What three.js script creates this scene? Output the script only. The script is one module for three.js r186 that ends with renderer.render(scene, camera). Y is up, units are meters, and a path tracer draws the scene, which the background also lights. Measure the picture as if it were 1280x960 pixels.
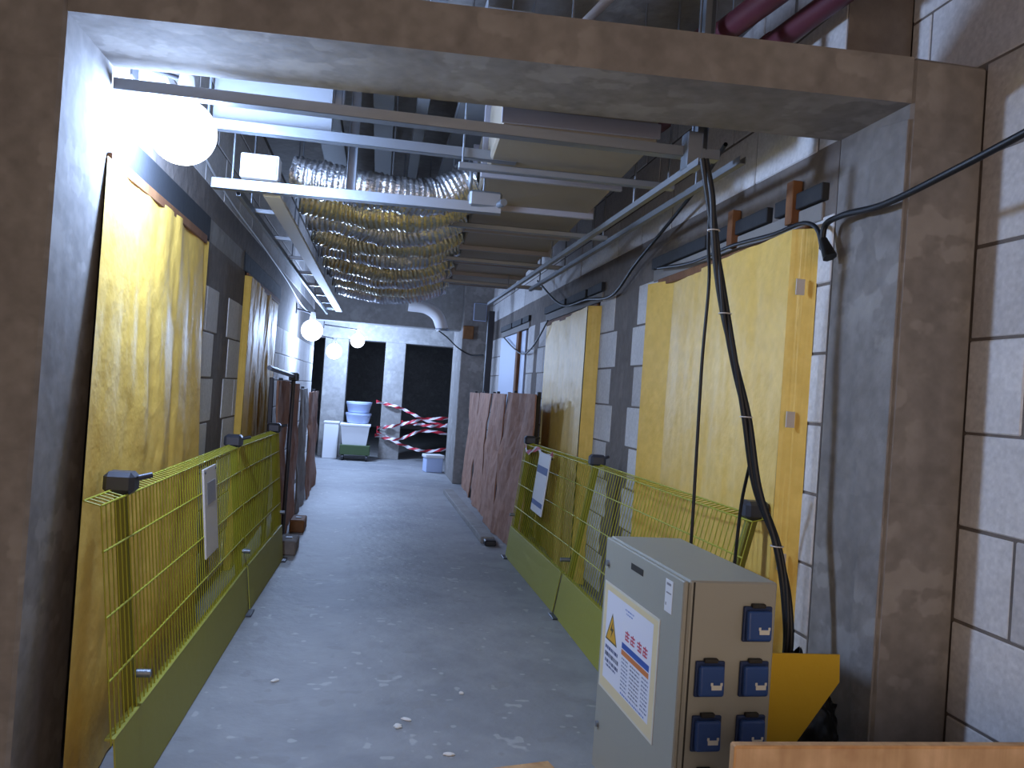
import * as THREE from 'three';
import { mergeGeometries } from 'three/addons/utils/BufferGeometryUtils.js';
import { RoundedBoxGeometry } from 'three/addons/geometries/RoundedBoxGeometry.js';
import { RectAreaLightUniformsLib } from 'three/addons/lights/RectAreaLightUniformsLib.js';

// ------------------------------------------------------------------ camera, light, exposure
RectAreaLightUniformsLib.init();
const scene = new THREE.Scene();
scene.background = new THREE.Color(0, 0, 0);
const camera = new THREE.PerspectiveCamera(2 * Math.atan(480 / 1035) * 180 / Math.PI, 4 / 3, 0.05, 80);
camera.position.set(0, 1.6, 0);
camera.up.set(-0.0711, 0.9975, -0.0004);
camera.lookAt(0.1600, 1.6110, -0.9871);
const renderer = new THREE.WebGLRenderer({ antialias: true });
renderer.toneMapping = THREE.LinearToneMapping;
renderer.toneMappingExposure = 0.92;
renderer.shadowMap.enabled = true;

const COOL = new THREE.Color().setRGB(0.43, 0.61, 1.0);      // white-blue work lamps
const WARM = new THREE.Color().setRGB(1.0, 0.78, 0.62);       // warm tint of the unseen light behind the camera
const LAMP_CD = 17, LAMP_GLOW = 5, UNSEEN_NITS = 3.8;

// unseen warm area light behind the camera, placed to light the camera-facing faces
const unseenWarmLight = new THREE.RectAreaLight(WARM, UNSEEN_NITS, 2.9, 2.3);
unseenWarmLight.position.set(0.15, 1.75, 3.12); unseenWarmLight.lookAt(0.15, 1.75, 0); scene.add(unseenWarmLight);

// ------------------------------------------------------------------ helpers
let seed = 7;
const rnd = () => { seed = (seed * 1664525 + 1013904223) >>> 0; return seed / 4294967296; };
const R = (a, b) => a + (b - a) * rnd();
const counts = {};
function numbered(name) { const n = counts[name] = (counts[name] ?? -1) + 1; return n ? `${name}_${String(n).padStart(3, '0')}` : name; }
function shade(o) { o.castShadow = true; o.receiveShadow = true; return o; }
function mesh(name, geo, mat, parent) {
  const g = Array.isArray(geo) ? (geo.length > 1 ? mergeGeometries(geo.map((q) => { const n = q.index ? q.toNonIndexed() : q; for (const k of Object.keys(n.attributes)) if (!['position', 'normal', 'uv'].includes(k)) n.deleteAttribute(k); return n; })) : geo[0]) : geo;
  const m = shade(new THREE.Mesh(g, mat)); m.name = parent ? name : numbered(name); (parent || scene).add(m); return m;
}
function thing(name, label, category, pos = [0, 0, 0], turn = 0, group) {
  const o = new THREE.Group(); o.name = numbered(name); o.position.set(...pos); o.rotation.y = turn; scene.add(o);
  o.userData = { label, category }; if (group) o.userData.group = group; return o;
}
function tag(o, label, category, group) { o.userData.label = label; o.userData.category = category; if (group) o.userData.group = group; return o; }
function struct(name, label) { const o = new THREE.Group(); o.name = numbered(name); scene.add(o); o.userData = { kind: 'structure', label }; return o; }

// uv in metres by box projection
function uvBox(g) {
  if (g.index) g = g.toNonIndexed();
  g.computeVertexNormals();
  const p = g.attributes.position, n = g.attributes.normal, uv = new Float32Array(p.count * 2);
  for (let i = 0; i < p.count; i++) {
    const ax = Math.abs(n.getX(i)), ay = Math.abs(n.getY(i)), az = Math.abs(n.getZ(i));
    const x = p.getX(i), y = p.getY(i), z = p.getZ(i);
    if (ax >= ay && ax >= az) { uv[2 * i] = z; uv[2 * i + 1] = y; } else if (ay >= az) { uv[2 * i] = x; uv[2 * i + 1] = z; } else { uv[2 * i] = x; uv[2 * i + 1] = y; }
  }
  g.setAttribute('uv', new THREE.BufferAttribute(uv, 2)); return g;
}
// chamfered box from min/max corners
function cbox(x0, x1, y0, y1, z0, z1, c = 0.004) {
  c = Math.min(c, (x1 - x0) * 0.45, (y1 - y0) * 0.45, (z1 - z0) * 0.45);
  const P = []; const X = [x0, x1], Y = [y0, y1], Z = [z0, z1];
  const v = (i, j, k, ax) => { // corner pulled in on all axes but ax
    const s = [i ? -1 : 1, j ? -1 : 1, k ? -1 : 1];
    const q = [X[i], Y[j], Z[k]]; for (let a = 0; a < 3; a++) if (a !== ax) q[a] += s[a] * c; return q;
  };
  const cx = (x0 + x1) / 2, cy = (y0 + y1) / 2, cz = (z0 + z1) / 2;
  const tri = (a, b, d) => { // orient outward
    const u = [b[0] - a[0], b[1] - a[1], b[2] - a[2]], w = [d[0] - a[0], d[1] - a[1], d[2] - a[2]];
    const n = [u[1] * w[2] - u[2] * w[1], u[2] * w[0] - u[0] * w[2], u[0] * w[1] - u[1] * w[0]];
    const m = [(a[0] + b[0] + d[0]) / 3 - cx, (a[1] + b[1] + d[1]) / 3 - cy, (a[2] + b[2] + d[2]) / 3 - cz];
    (n[0] * m[0] + n[1] * m[1] + n[2] * m[2] >= 0) ? P.push(...a, ...b, ...d) : P.push(...a, ...d, ...b);
  };
  const quad = (a, b, d, e) => { tri(a, b, d); tri(a, d, e); };
  for (let ax = 0; ax < 3; ax++) for (let s = 0; s < 2; s++) {
    const f = (p, q) => { const t = [0, 0, 0]; t[ax] = s; t[(ax + 1) % 3] = p; t[(ax + 2) % 3] = q; return v(...t, ax); };
    quad(f(0, 0), f(1, 0), f(1, 1), f(0, 1));
  }
  for (let ax = 0; ax < 3; ax++) for (let p = 0; p < 2; p++) for (let q = 0; q < 2; q++) {
    const f = (e, face) => { const t = [0, 0, 0]; t[ax] = e; t[(ax + 1) % 3] = p; t[(ax + 2) % 3] = q; return v(...t, face); };
    quad(f(0, (ax + 1) % 3), f(1, (ax + 1) % 3), f(1, (ax + 2) % 3), f(0, (ax + 2) % 3));
  }
  for (let i = 0; i < 2; i++) for (let j = 0; j < 2; j++) for (let k = 0; k < 2; k++) tri(v(i, j, k, 0), v(i, j, k, 1), v(i, j, k, 2));
  const g = new THREE.BufferGeometry(); g.setAttribute('position', new THREE.Float32BufferAttribute(P, 3)); return uvBox(g);
}
// eight-corner solid: bottom ring then top ring, each counter-clockwise seen from above
function hexa(b, t) {
  const P = [], q = (a, c, d, e) => P.push(...a, ...c, ...d, ...a, ...d, ...e);
  q(t[0], t[1], t[2], t[3]); q(b[3], b[2], b[1], b[0]);
  for (let i = 0; i < 4; i++) { const j = (i + 1) % 4; q(b[i], b[j], t[j], t[i]); }
  const g = new THREE.BufferGeometry(); g.setAttribute('position', new THREE.Float32BufferAttribute(P, 3)); return uvBox(g);
}
const V = (a) => new THREE.Vector3(...a);
function tube(pts, r, seg = 0, rad = 8) { return new THREE.TubeGeometry(new THREE.CatmullRomCurve3(pts.map(V), false, 'centripetal'), seg || pts.length * 8, r, rad, false); }
function rod(a, b, r, rad = 6, r2 = r) {
  const A = V(a), B = V(b), d = B.clone().sub(A), g = new THREE.CylinderGeometry(r2, r, d.length(), rad);
  g.applyQuaternion(new THREE.Quaternion().setFromUnitVectors(new THREE.Vector3(0, 1, 0), d.normalize()));
  const m = A.add(B).multiplyScalar(0.5); g.translate(m.x, m.y, m.z); return g;
}
// bar of rectangular section between two points (w across, h along up)
function bar(a, b, w, h) {
  const A = V(a), B = V(b), d = B.clone().sub(A), L = d.length(); d.normalize();
  let up = new THREE.Vector3(0, 1, 0); if (Math.abs(d.y) > 0.9) up = new THREE.Vector3(0, 0, 1);
  const sx = up.clone().cross(d).normalize(), uy = d.clone().cross(sx);
  const g = cbox(-w / 2, w / 2, -h / 2, h / 2, -L / 2, L / 2, Math.min(w, h) * 0.12);
  const m = A.add(B).multiplyScalar(0.5);
  return g.applyMatrix4(new THREE.Matrix4().makeBasis(sx, uy, d).setPosition(m));
}
// galvanised C channel along a straight line: web + two flanges
function channel(a, b, w, h, t = 0.003) {
  const A = V(a), B = V(b), d = B.clone().sub(A), L = d.length(); d.normalize();
  let up = new THREE.Vector3(0, 1, 0); if (Math.abs(d.y) > 0.9) up = new THREE.Vector3(0, 0, 1);
  const sx = up.clone().cross(d).normalize(), uy = d.clone().cross(sx);
  const gs = [cbox(-w / 2, w / 2, -h / 2, -h / 2 + t, -L / 2, L / 2, 0.001), cbox(-w / 2, -w / 2 + t, -h / 2, h / 2, -L / 2, L / 2, 0.001), cbox(w / 2 - t, w / 2, -h / 2, h / 2, -L / 2, L / 2, 0.001)];
  const M = new THREE.Matrix4().makeBasis(sx, uy, d).setPosition(A.add(B).multiplyScalar(0.5));
  return mergeGeometries(gs.map((g) => g.applyMatrix4(M)));
}

// ------------------------------------------------------------------ textures
function lattice(n, s) { const a = new Float32Array(n * n); let q = s * 9973 + 1; for (let i = 0; i < n * n; i++) { q = (q * 1664525 + 1013904223) >>> 0; a[i] = q / 4294967296; } return a; }
const lat = {};
function vn(x, y, n, s) { // periodic value noise, x and y in 0..1, n cells
  const L = lat[n + '_' + s] ??= lattice(n, s); x *= n; y *= n;
  const i = Math.floor(x), j = Math.floor(y); let f = x - i, g = y - j; f = f * f * (3 - 2 * f); g = g * g * (3 - 2 * g);
  const A = (p, q) => L[((q % n) + n) % n * n + ((p % n) + n) % n];
  return (A(i, j) * (1 - f) + A(i + 1, j) * f) * (1 - g) + (A(i, j + 1) * (1 - f) + A(i + 1, j + 1) * f) * g;
}
function fbm(x, y, n, oct, s) { let a = 0.5, t = 0, w = 0; for (let o = 0; o < oct; o++) { t += a * vn(x, y, n << o, s + o); w += a; a *= 0.55; } return t / w; }
function tex(size, fn, rep = 1, srgb = true) {
  const d = new Uint8Array(size * size * 4);
  for (let j = 0; j < size; j++) for (let i = 0; i < size; i++) { const c = fn(i / size, j / size), k = (j * size + i) * 4; d[k] = c[0]; d[k + 1] = c[1]; d[k + 2] = c[2]; d[k + 3] = 255; }
  for (let k = 0; k < d.length; k++) d[k] = Math.max(0, Math.min(255, d[k]));
  const t = new THREE.DataTexture(d, size, size); t.wrapS = t.wrapT = THREE.RepeatWrapping; t.magFilter = t.minFilter = THREE.LinearFilter;
  t.repeat.set(rep, rep); if (srgb) t.colorSpace = THREE.SRGBColorSpace; t.needsUpdate = true; return t;
}
const cl = (v) => Math.max(0, Math.min(255, v));
const sm = (a, b, x) => { const t = Math.max(0, Math.min(1, (x - a) / (b - a))); return t * t * (3 - 2 * t); };
const mixc = (a, b, t) => a.map((v, i) => v + (b[i] - v) * t);
const grey = (n, oct, s, lo, hi) => (x, y) => { const v = cl(lo + (hi - lo) * fbm(x, y, n, oct, s)); return [v, v, v]; };
const std = (o) => new THREE.MeshStandardMaterial({ roughness: 0.9, side: THREE.DoubleSide, ...o });

const bumpFine = tex(512, grey(16, 5, 40, 0, 255), 1 / 0.8, false);
const bumpCoarse = tex(512, grey(5, 6, 60, 0, 255), 1 / 2.2, false);
// floor: power-floated slab with damp patches, scuffs and specks of mortar
const floorMap = tex(1024, (x, y) => {
  const a = fbm(x, y, 3, 5, 1), b = fbm(x, y, 20, 4, 9), p = sm(0.47, 0.62, fbm(x, y, 4, 5, 17)), s = sm(0.80, 0.86, fbm(x, y, 48, 2, 30)), q = sm(0.72, 0.78, fbm(x, y, 22, 3, 37));
  let c = mixc([138, 138, 141], [156, 156, 157], a); c = mixc(c, [122, 123, 127], p * 0.45); c = c.map((v) => v + (b - 0.5) * 22); c = mixc(c, [196, 194, 192], s * 0.5); return mixc(c, [122, 119, 116], q * 0.25).map(cl);
}, 1 / 3.2);
const concreteMap = tex(512, (x, y) => {
  const a = fbm(x, y, 4, 5, 2), b = fbm(x, y, 30, 3, 12), p = sm(0.60, 0.68, fbm(x, y * 0.999, 7, 4, 21));
  let c = mixc([130, 127, 124], [152, 149, 146], a); c = c.map((v) => v + (b - 0.5) * 24); return mixc(c, [172, 169, 164], p * 0.4).map(cl);
}, 1 / 1.6);
const columnMap = tex(512, (x, y) => { // board-marked concrete with wiped mortar patches, streaked along the height
  const a = fbm(x, y, 5, 5, 5), b = fbm(x, y, 40, 3, 15), p = sm(0.55, 0.66, 0.55 * vn(x, y, 14, 25) + 0.45 * fbm(x, y, 24, 3, 26)) * sm(0.4, 0.6, fbm(x, y, 3, 3, 28)), st = vn(x, y, 32, 8) * 0.5 + vn(x, y * 0.25, 24, 9) * 0.5;
  let c = mixc([120, 115, 112], [142, 137, 132], a); c = c.map((v) => v + (b - 0.5) * 16 + (st - 0.5) * 22); return mixc(c, [166, 161, 156], p * 0.5).map(cl);
}, 1 / 1.3);
const blockMap = tex(512, (x, y) => {
  const a = fbm(x, y, 5, 5, 3), b = fbm(x, y, 64, 2, 13); let c = mixc([206, 203, 202], [226, 223, 221], a); return c.map((v) => cl(v + (b - 0.5) * 26));
}, 1 / 1.0);
const plyMap = tex(512, (x, y) => {
  const g = fbm(x, y * 0.06, 40, 4, 7), k = sm(0.5, 0.75, fbm(x, y, 5, 5, 27)), b = fbm(x, y, 9, 4, 47);
  let c = mixc([188, 152, 116], [214, 180, 140], g); c = mixc(c, [168, 122, 90], k * 0.5); return c.map((v) => cl(v + (b - 0.5) * 44));
}, 1 / 0.7);
const boardMap = tex(512, (x, y) => {
  const a = fbm(x, y, 4, 5, 6), b = fbm(x, y, 20, 3, 16); let c = mixc([138, 100, 82], [176, 134, 110], a); return c.map((v) => cl(v + (b - 0.5) * 36));
}, 1 / 1.4);
const sheetBump = tex(512, (x, y) => { const v = cl(255 * (0.6 * fbm(x, y * 0.999, 8, 5, 70) + 0.4 * fbm(x, y, 3, 3, 77))); return [v, v, v]; }, 1 / 1.0, false);
const sheetMap = tex(512, (x, y) => { // yellow polythene, dusty, with handling marks
  const a = fbm(x, y, 4, 5, 80), b = fbm(x, y, 26, 3, 83); let c = mixc([226, 184, 84], [238, 199, 104], a); return c.map((v) => cl(v + (b - 0.5) * 20));
}, 1 / 1.2);
const foilBump = tex(512, (x, y) => { const v = cl(255 * fbm(x, y, 14, 5, 90)); return [v, v, v]; }, 4, false);

const M = {
  floor: std({ map: floorMap, bumpMap: bumpFine, bumpScale: 0.004, roughness: 0.62 }),
  concrete: std({ map: concreteMap, bumpMap: bumpFine, bumpScale: 0.005 }),
  column: std({ map: columnMap, bumpMap: bumpCoarse, bumpScale: 0.012 }),
  block: std({ map: blockMap, bumpMap: bumpFine, bumpScale: 0.003 }),
  block2: std({ map: blockMap, color: 0xf4f2f0, bumpMap: bumpFine, bumpScale: 0.003 }),
  block3: std({ map: blockMap, color: 0xe9e7e6, bumpMap: bumpFine, bumpScale: 0.004 }),
  mortar: std({ map: concreteMap, color: 0xcfc4bd, bumpMap: bumpFine, bumpScale: 0.006 }),
  plaster: std({ map: columnMap, color: 0xffffff, bumpMap: bumpFine, bumpScale: 0.004 }),
  infill: std({ map: concreteMap, color: 0xffffff, bumpMap: bumpCoarse, bumpScale: 0.012 }),
  darkLintel: std({ color: 0x2b2d31, bumpMap: bumpFine, bumpScale: 0.003, roughness: 0.8 }),
  greyLintel: std({ color: 0x8b8783, bumpMap: bumpFine, bumpScale: 0.003, roughness: 0.85 }),
  sheet: std({ map: sheetMap, bumpMap: sheetBump, bumpScale: 0.012, roughness: 0.55 }),
  timber: std({ map: plyMap, color: 0xa08468, roughness: 0.8 }),
  tape: std({ color: 0xcdc6c0, roughness: 0.6 }),
  barrier: std({ color: 0xa8a526, roughness: 0.5, metalness: 0.0 }),
  toe: std({ color: 0x9b9838, bumpMap: bumpFine, bumpScale: 0.001, roughness: 0.55 }),
  post: std({ color: 0x77741c, roughness: 0.5 }),
  clamp: std({ color: 0x4a4c55, metalness: 0.6, roughness: 0.45 }),
  zinc: std({ color: 0x8d939b, metalness: 0.8, roughness: 0.45, bumpMap: bumpFine, bumpScale: 0.001 }),
  zincDull: std({ color: 0x85888d, metalness: 0.6, roughness: 0.55, bumpMap: bumpFine, bumpScale: 0.001 }),
  duct: std({ color: 0x968c7c, metalness: 0.35, roughness: 0.6, bumpMap: bumpCoarse, bumpScale: 0.006 }),
  ductBand: std({ color: 0x96949a, metalness: 0.4, roughness: 0.5 }),
  foil: std({ color: 0xd2ccb2, metalness: 0.95, roughness: 0.26, bumpMap: foilBump, bumpScale: 0.006 }),
  foilSilver: std({ color: 0xd2d4d8, metalness: 0.95, roughness: 0.24, bumpMap: foilBump, bumpScale: 0.006 }),
  white: std({ color: 0xd8d8da, roughness: 0.6 }),
  redPipe: std({ color: 0x5c2a35, roughness: 0.45 }),
  cable: std({ color: 0x15171c, roughness: 0.5 }),
  cabinet: std({ color: 0x9c9b90, roughness: 0.5, bumpMap: bumpFine, bumpScale: 0.0004 }),
  seam: std({ color: 0x2c2a26, roughness: 0.8 }),
  socketBlue: std({ color: 0x2a4a86, roughness: 0.4 }),
  socketDark: std({ color: 0x1c2f57, roughness: 0.4 }),
  mark: std({ color: 0xd6d4c8, roughness: 0.6 }),
  steelDark: std({ color: 0x3a3a3e, metalness: 0.5, roughness: 0.5 }),
  yellowPaint: std({ color: 0xc9a21c, roughness: 0.5, bumpMap: bumpFine, bumpScale: 0.0015 }),
  bag: std({ color: 0x111213, roughness: 0.32 }),
  ply: std({ map: plyMap, bumpMap: bumpFine, bumpScale: 0.002, roughness: 0.75 }),
  plyEdge: std({ map: plyMap, color: 0xfff2dc, roughness: 0.8 }),
  board: std({ map: boardMap, bumpMap: bumpCoarse, bumpScale: 0.01, roughness: 0.85 }),
  boardPale: std({ map: concreteMap, color: 0xffffff, roughness: 0.85 }),
  palePanel: std({ color: 0xb9c4dc, roughness: 0.6 }),
  chip: std({ color: 0xd9d6d2, roughness: 0.95 }),
  green: std({ color: 0x3f5230, roughness: 0.7 }),
  paleBlue: std({ color: 0xb7c6e6, roughness: 0.5 }),
  lampGlow: std({ color: 0xffffff, emissive: COOL.clone().lerp(new THREE.Color(1, 1, 1), 0.55), emissiveIntensity: LAMP_GLOW, roughness: 0.4 }),
  unseenGlow: std({ color: 0xffffff, emissive: WARM, emissiveIntensity: UNSEEN_NITS * 0.6 / 3, roughness: 0.9 }),  // glow of the unseen warm light panel behind the camera
};

// ------------------------------------------------------------------ the shell
const XR = 1.85, XRN = 2.15, XL = -1.12, TOP = 3.7;   // right wall, near right wall, left wall, slab
{
  const f = struct('floor', 'grey concrete corridor floor');
  mesh('slab', cbox(-3.4, 3.4, -0.25, 0, -15.25, 3.6, 0.001), M.floor, f);
  const l = struct('floor', 'concrete landing under the far lamps at the end of the corridor');
  mesh('slab', cbox(-6, 6, -0.25, 0.004, -18.4, -15.25, 0.004), M.floor, l);
  const d = struct('floor', 'dark floor of the unlit room beyond the pillars');
  mesh('slab', cbox(-6, 6, -0.25, 0, -31, -18.4, 0.001), M.concrete, d);
  const c = struct('ceiling', 'concrete slab soffit above the services');
  mesh('slab', cbox(-6.3, 6.3, TOP, TOP + 0.25, -31.3, 3.6, 0.001), M.concrete, c);
}
const blockMats = [M.block, M.block, M.block2, M.block3];
// One wall leaf at x = X facing dir (+1: towards +x). Blocks in courses stand 3.5 mm proud of the mortar bed; "bare" rectangles get none.
function wallLeaf(wall, X, dir, zNear, zFar, y0, y1, y0c, ch, len, bare, thick) {
  const x = (d) => (dir > 0 ? [X - thick, X - d] : [X + d, X + thick]);
  // bed: rectangles between the openings
  const open = bare.filter((b) => b.open).sort((a, b) => a.z1 - b.z1);
  let z = zFar;
  for (const o of open) { if (o.z0 > z) mesh('masonry_core', cbox(...x(0.0035), y0, y1, z, o.z0, 0.001), M.mortar, wall); mesh('masonry_core', cbox(...x(0.0035), o.y1, y1, o.z0, o.z1, 0.001), M.mortar, wall); z = o.z1; }
  if (zNear > z) mesh('masonry_core', cbox(...x(0.0035), y0, y1, z, zNear, 0.001), M.mortar, wall);
  let row = 0;
  for (let y = y0c; y < y1 - 0.03; y += ch, row++) {
    const ya = Math.max(y, y0) + 0.005, yb = Math.min(y + ch, y1) - 0.005; if (yb - ya < 0.04) continue;
    // free intervals
    let free = [[zFar, zNear]];
    for (const b of bare) {
      if (b.y1 <= ya + 0.02 || (b.y0 ?? 0) >= yb - 0.02) continue;
      const inset = b.tooth ? (row % 2 ? b.tooth : 0) : 0, a0 = b.z0 - inset, a1 = b.z1 + inset;
      free = free.flatMap(([p, q]) => (a1 <= p || a0 >= q ? [[p, q]] : [[p, a0], [a1, q]].filter(([s, t]) => t - s > 0.05)));
    }
    for (const [p, q] of free) {
      let s = p; let first = (row % 2) * len * 0.5; const k = Math.floor(p / len); let nxt = (k + 1) * len + first - (first ? len : 0);
      while (nxt <= s + 0.08) nxt += len;
      while (s < q - 0.03) {
        let e = Math.min(nxt, q); if (q - e < 0.1) e = q;
        const pr = R(-0.002, 0.003), g = dir > 0 ? cbox(X - 0.03, X + pr, ya, yb, s + 0.005, e - 0.005, 0.005) : cbox(X - pr, X + 0.03, ya, yb, s + 0.005, e - 0.005, 0.005);
        mesh('block', g, blockMats[Math.floor(rnd() * 4)], wall);
        s = e; nxt += len;
      }
    }
  }
}
const OPEN_R = [{ z0: -5.45, z1: -3.40, y0: 0, y1: 2.44, open: true }, { z0: -9.2, z1: -6.95, y0: 0, y1: 2.44, open: true }, { z0: -12.6, z1: -10.4, y0: 0, y1: 2.44, open: true }];
const OPEN_L = [{ z0: -5.4, z1: -3.44, y0: 0, y1: 2.43, open: true }, { z0: -9.3, z1: -7.0, y0: 0, y1: 2.43, open: true }];
const wallR = struct('wall_right', 'white block wall with covered openings on the right');
wallLeaf(wallR, XR, -1, -3.23, -14, 0, TOP, 0.06, 0.30, 0.62, [
  ...OPEN_R, { z0: -6.38, z1: -5.98, y0: 0, y1: 2.44, tooth: 0.10 }, { z0: -9.9, z1: -9.7, y0: 0, y1: 2.44, tooth: 0.06 },
  { z0: -14, z1: -3.23, y0: 2.44, y1: 2.60 }], 0.30);
mesh('concrete_infill', cbox(XR + 0.005, XR + 0.05, 0, 2.44, -6.5, -5.86, 0.003), M.infill, wallR);
for (const o of OPEN_R) { // lintel: dark bearing strip over a grey band
  const len = o.z1 - o.z0;
  mesh('lintel', cbox(XR - 0.012, XR + 0.2, 2.44, 2.52, o.z0 - 0.08, o.z1 + 0.08, 0.004), M.greyLintel, wallR);
  for (const [a, b] of [[-0.04, 0.42], [0.46, 0.80], [0.84, 1.05]]) mesh('lintel_strip', cbox(XR - 0.03, XR + 0.2, 2.525, 2.60, o.z0 + len * a, o.z0 + len * b, 0.004), M.darkLintel, wallR);
}
for (const z of [-3.55, -4.2]) mesh('timber_batten', cbox(XR - 0.05, XR, 2.46, 2.66, z - 0.03, z + 0.03, 0.004), M.timber, wallR);
const wallL = struct('wall_left', 'white block wall with covered openings on the left');
wallLeaf(wallL, XL, 1, -3.45, -14.6, 0, TOP, 0.06, 0.30, 0.62, [
  ...OPEN_L, { z0: -6.35, z1: -5.98, y0: 0, y1: 2.43, tooth: 0.10 }, { z0: -14.6, z1: -3.45, y0: 2.43, y1: 2.58 }], 0.30);
mesh('concrete_infill', cbox(XL - 0.05, XL - 0.005, 0, 2.43, -6.47, -5.86, 0.003), M.infill, wallL);
for (const o of OPEN_L) mesh('lintel', cbox(XL - 0.2, XL + 0.005, 2.43, 2.58, o.z0 - 0.1, Math.min(o.z1 + 0.1, -3.44), 0.004), M.darkLintel, wallL);
mesh('bond_beam', cbox(XL - 0.2, XL - 0.003, 2.43, 2.58, -6.9, -5.5, 0.003), M.infill, wallL);
{ // shafts behind the covered openings, closed
  for (const [o, s] of [...OPEN_R.map((o) => [o, 1]), ...OPEN_L.map((o) => [o, -1])]) {
    const w = s > 0 ? wallR : wallL, a = s > 0 ? XR + 0.30 : XL - 0.45, b = s > 0 ? XR + 0.45 : XL - 0.30;
    mesh('shaft_back', cbox(a, b, 0, 2.6, o.z0 - 0.2, o.z1 + 0.2, 0.002), M.concrete, w);
  }
}
const wallRN = struct('wall_right_near', 'large white blocks right of the concrete column');
wallLeaf(wallRN, XRN, -1, 3.4, -3.23, 0, TOP, 0.19, 0.345, 0.62, [{ z0: -3.23, z1: -2.76, y0: 0, y1: 2.93 }], 0.30);
const wallLN = struct('wall_left_near', 'block wall left of the near portal column');
mesh('masonry_core', cbox(-2.05, -1.75, 0, TOP, -3.45, 3.4, 0.002), M.mortar, wallLN);
const wallB = struct('wall_back', 'end wall with an unseen warm light panel, behind the camera');
mesh('masonry_core', cbox(-2.05, -1.4, 0, TOP, 3.2, 3.5), M.mortar, wallB);
mesh('masonry_core', cbox(1.7, 2.45, 0, TOP, 3.2, 3.5), M.mortar, wallB);
mesh('masonry_core', cbox(-1.4, 1.7, 2.95, TOP, 3.2, 3.5), M.mortar, wallB);
mesh('masonry_core', cbox(-1.4, 1.7, 0, 0.55, 3.2, 3.5), M.mortar, wallB);
mesh('unseen_light_panel', cbox(-1.4, 1.7, 0.55, 2.95, 3.2, 3.24), M.unseenGlow, wallB);  // glowing panel out of view, stands where the warm area light is
{ // portal frame
  const c = struct('column', 'stained concrete column on the right of the portal');
  mesh('shaft', cbox(XR, XRN, 0, 2.93, -3.23, -2.75, 0.012), M.column, c);
  const coat = new THREE.Shape();
  [[2.76, 2.70], [2.97, 2.73], [2.99, 2.4], [2.96, 2.25], [3.0, 2.02], [2.97, 1.86], [3.01, 1.7], [2.99, 1.5], [2.94, 1.42], [2.95, 1.2], [2.90, 1.12], [2.91, 0.7], [2.86, 0.4], [2.84, 0.05], [2.76, 0.05]].forEach(([z, y], i) => (i ? coat.lineTo(z, y) : coat.moveTo(z, y)));
  mesh('plaster_coat', uvBox(new THREE.ExtrudeGeometry(coat, { depth: 0.006, bevelEnabled: true, bevelSize: 0.002, bevelThickness: 0.002, bevelSegments: 1 }).rotateY(Math.PI / 2).translate(XR - 0.006, 0, 0)), M.plaster, c);
  const l = struct('column', 'concrete column filling the left edge of the portal');
  mesh('shaft', cbox(-1.75, -1.1, 0, 2.93, -3.44, -2.94, 0.012), M.column, l);
  const b = struct('beam', 'concrete beam spanning the portal overhead');
  const y0 = 2.76, y1 = 2.93;
  mesh('shaft', hexa([[-1.1, y0, -2.945], [XR, y0, -2.755], [XR, y0, -3.23], [-1.1, y0, -3.44]], [[-1.1, y1, -2.945], [XR, y1, -2.755], [XR, y1, -3.23], [-1.1, y1, -3.44]]), M.column, b);
}
{ // the far end
  const c = struct('column', 'column at the far right end of the corridor');
  mesh('shaft', cbox(1.36, 2.2, 0, TOP, -15.6, -14, 0.01), M.column, c);
  for (const [a, b, n] of [[-1.15, -0.66, 'left'], [0.12, 0.55, 'middle'], [1.72, 2.4, 'right']]) {
    const p = struct('column', `pale ${n} pillar in front of the dark room at the far end`);
    mesh('shaft', cbox(a, b, 0, 2.5, -18.4, -17.9, 0.01), M.infill, p);
  }
  const bm = struct('beam', 'pale beam over the pillars at the far end');
  mesh('shaft', cbox(-6, 6, 2.5, TOP, -18.4, -17.9, 0.01), M.infill, bm);
  const dz = struct('beam', 'downstand beam across the end of the corridor');
  mesh('shaft', cbox(-1.42, 2.2, 2.62, TOP, -14.7, -14.35, 0.01), M.infill, dz);
  const w = struct('wall_far', 'dark walls round the room beyond the pillars');
  mesh('masonry_core', cbox(-6.3, 6.3, 0, TOP, -31.3, -31, 0.01), M.concrete, w);
  for (const s of [-1, 1]) { mesh('masonry_core', cbox(s > 0 ? 6 : -6.3, s > 0 ? 6.3 : -6, 0, TOP, -31, -18.4, 0.01), M.concrete, w); mesh('masonry_core', cbox(s > 0 ? 6 : -6.3, s > 0 ? 6.3 : -6, 0, TOP, -18.4, -14.3, 0.01), M.block3, w); }
  mesh('masonry_core', cbox(-6, -1.42, 0, TOP, -14.6, -14.3, 0.01), M.block3, w);
  mesh('masonry_core', cbox(2.2, 6, 0, TOP, -14.3, -14.0, 0.01), M.block3, w);
  mesh('masonry_core', cbox(2.15, 2.4, 0, TOP, -14.3, -14.0, 0.01), M.block3, w);
}

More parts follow.
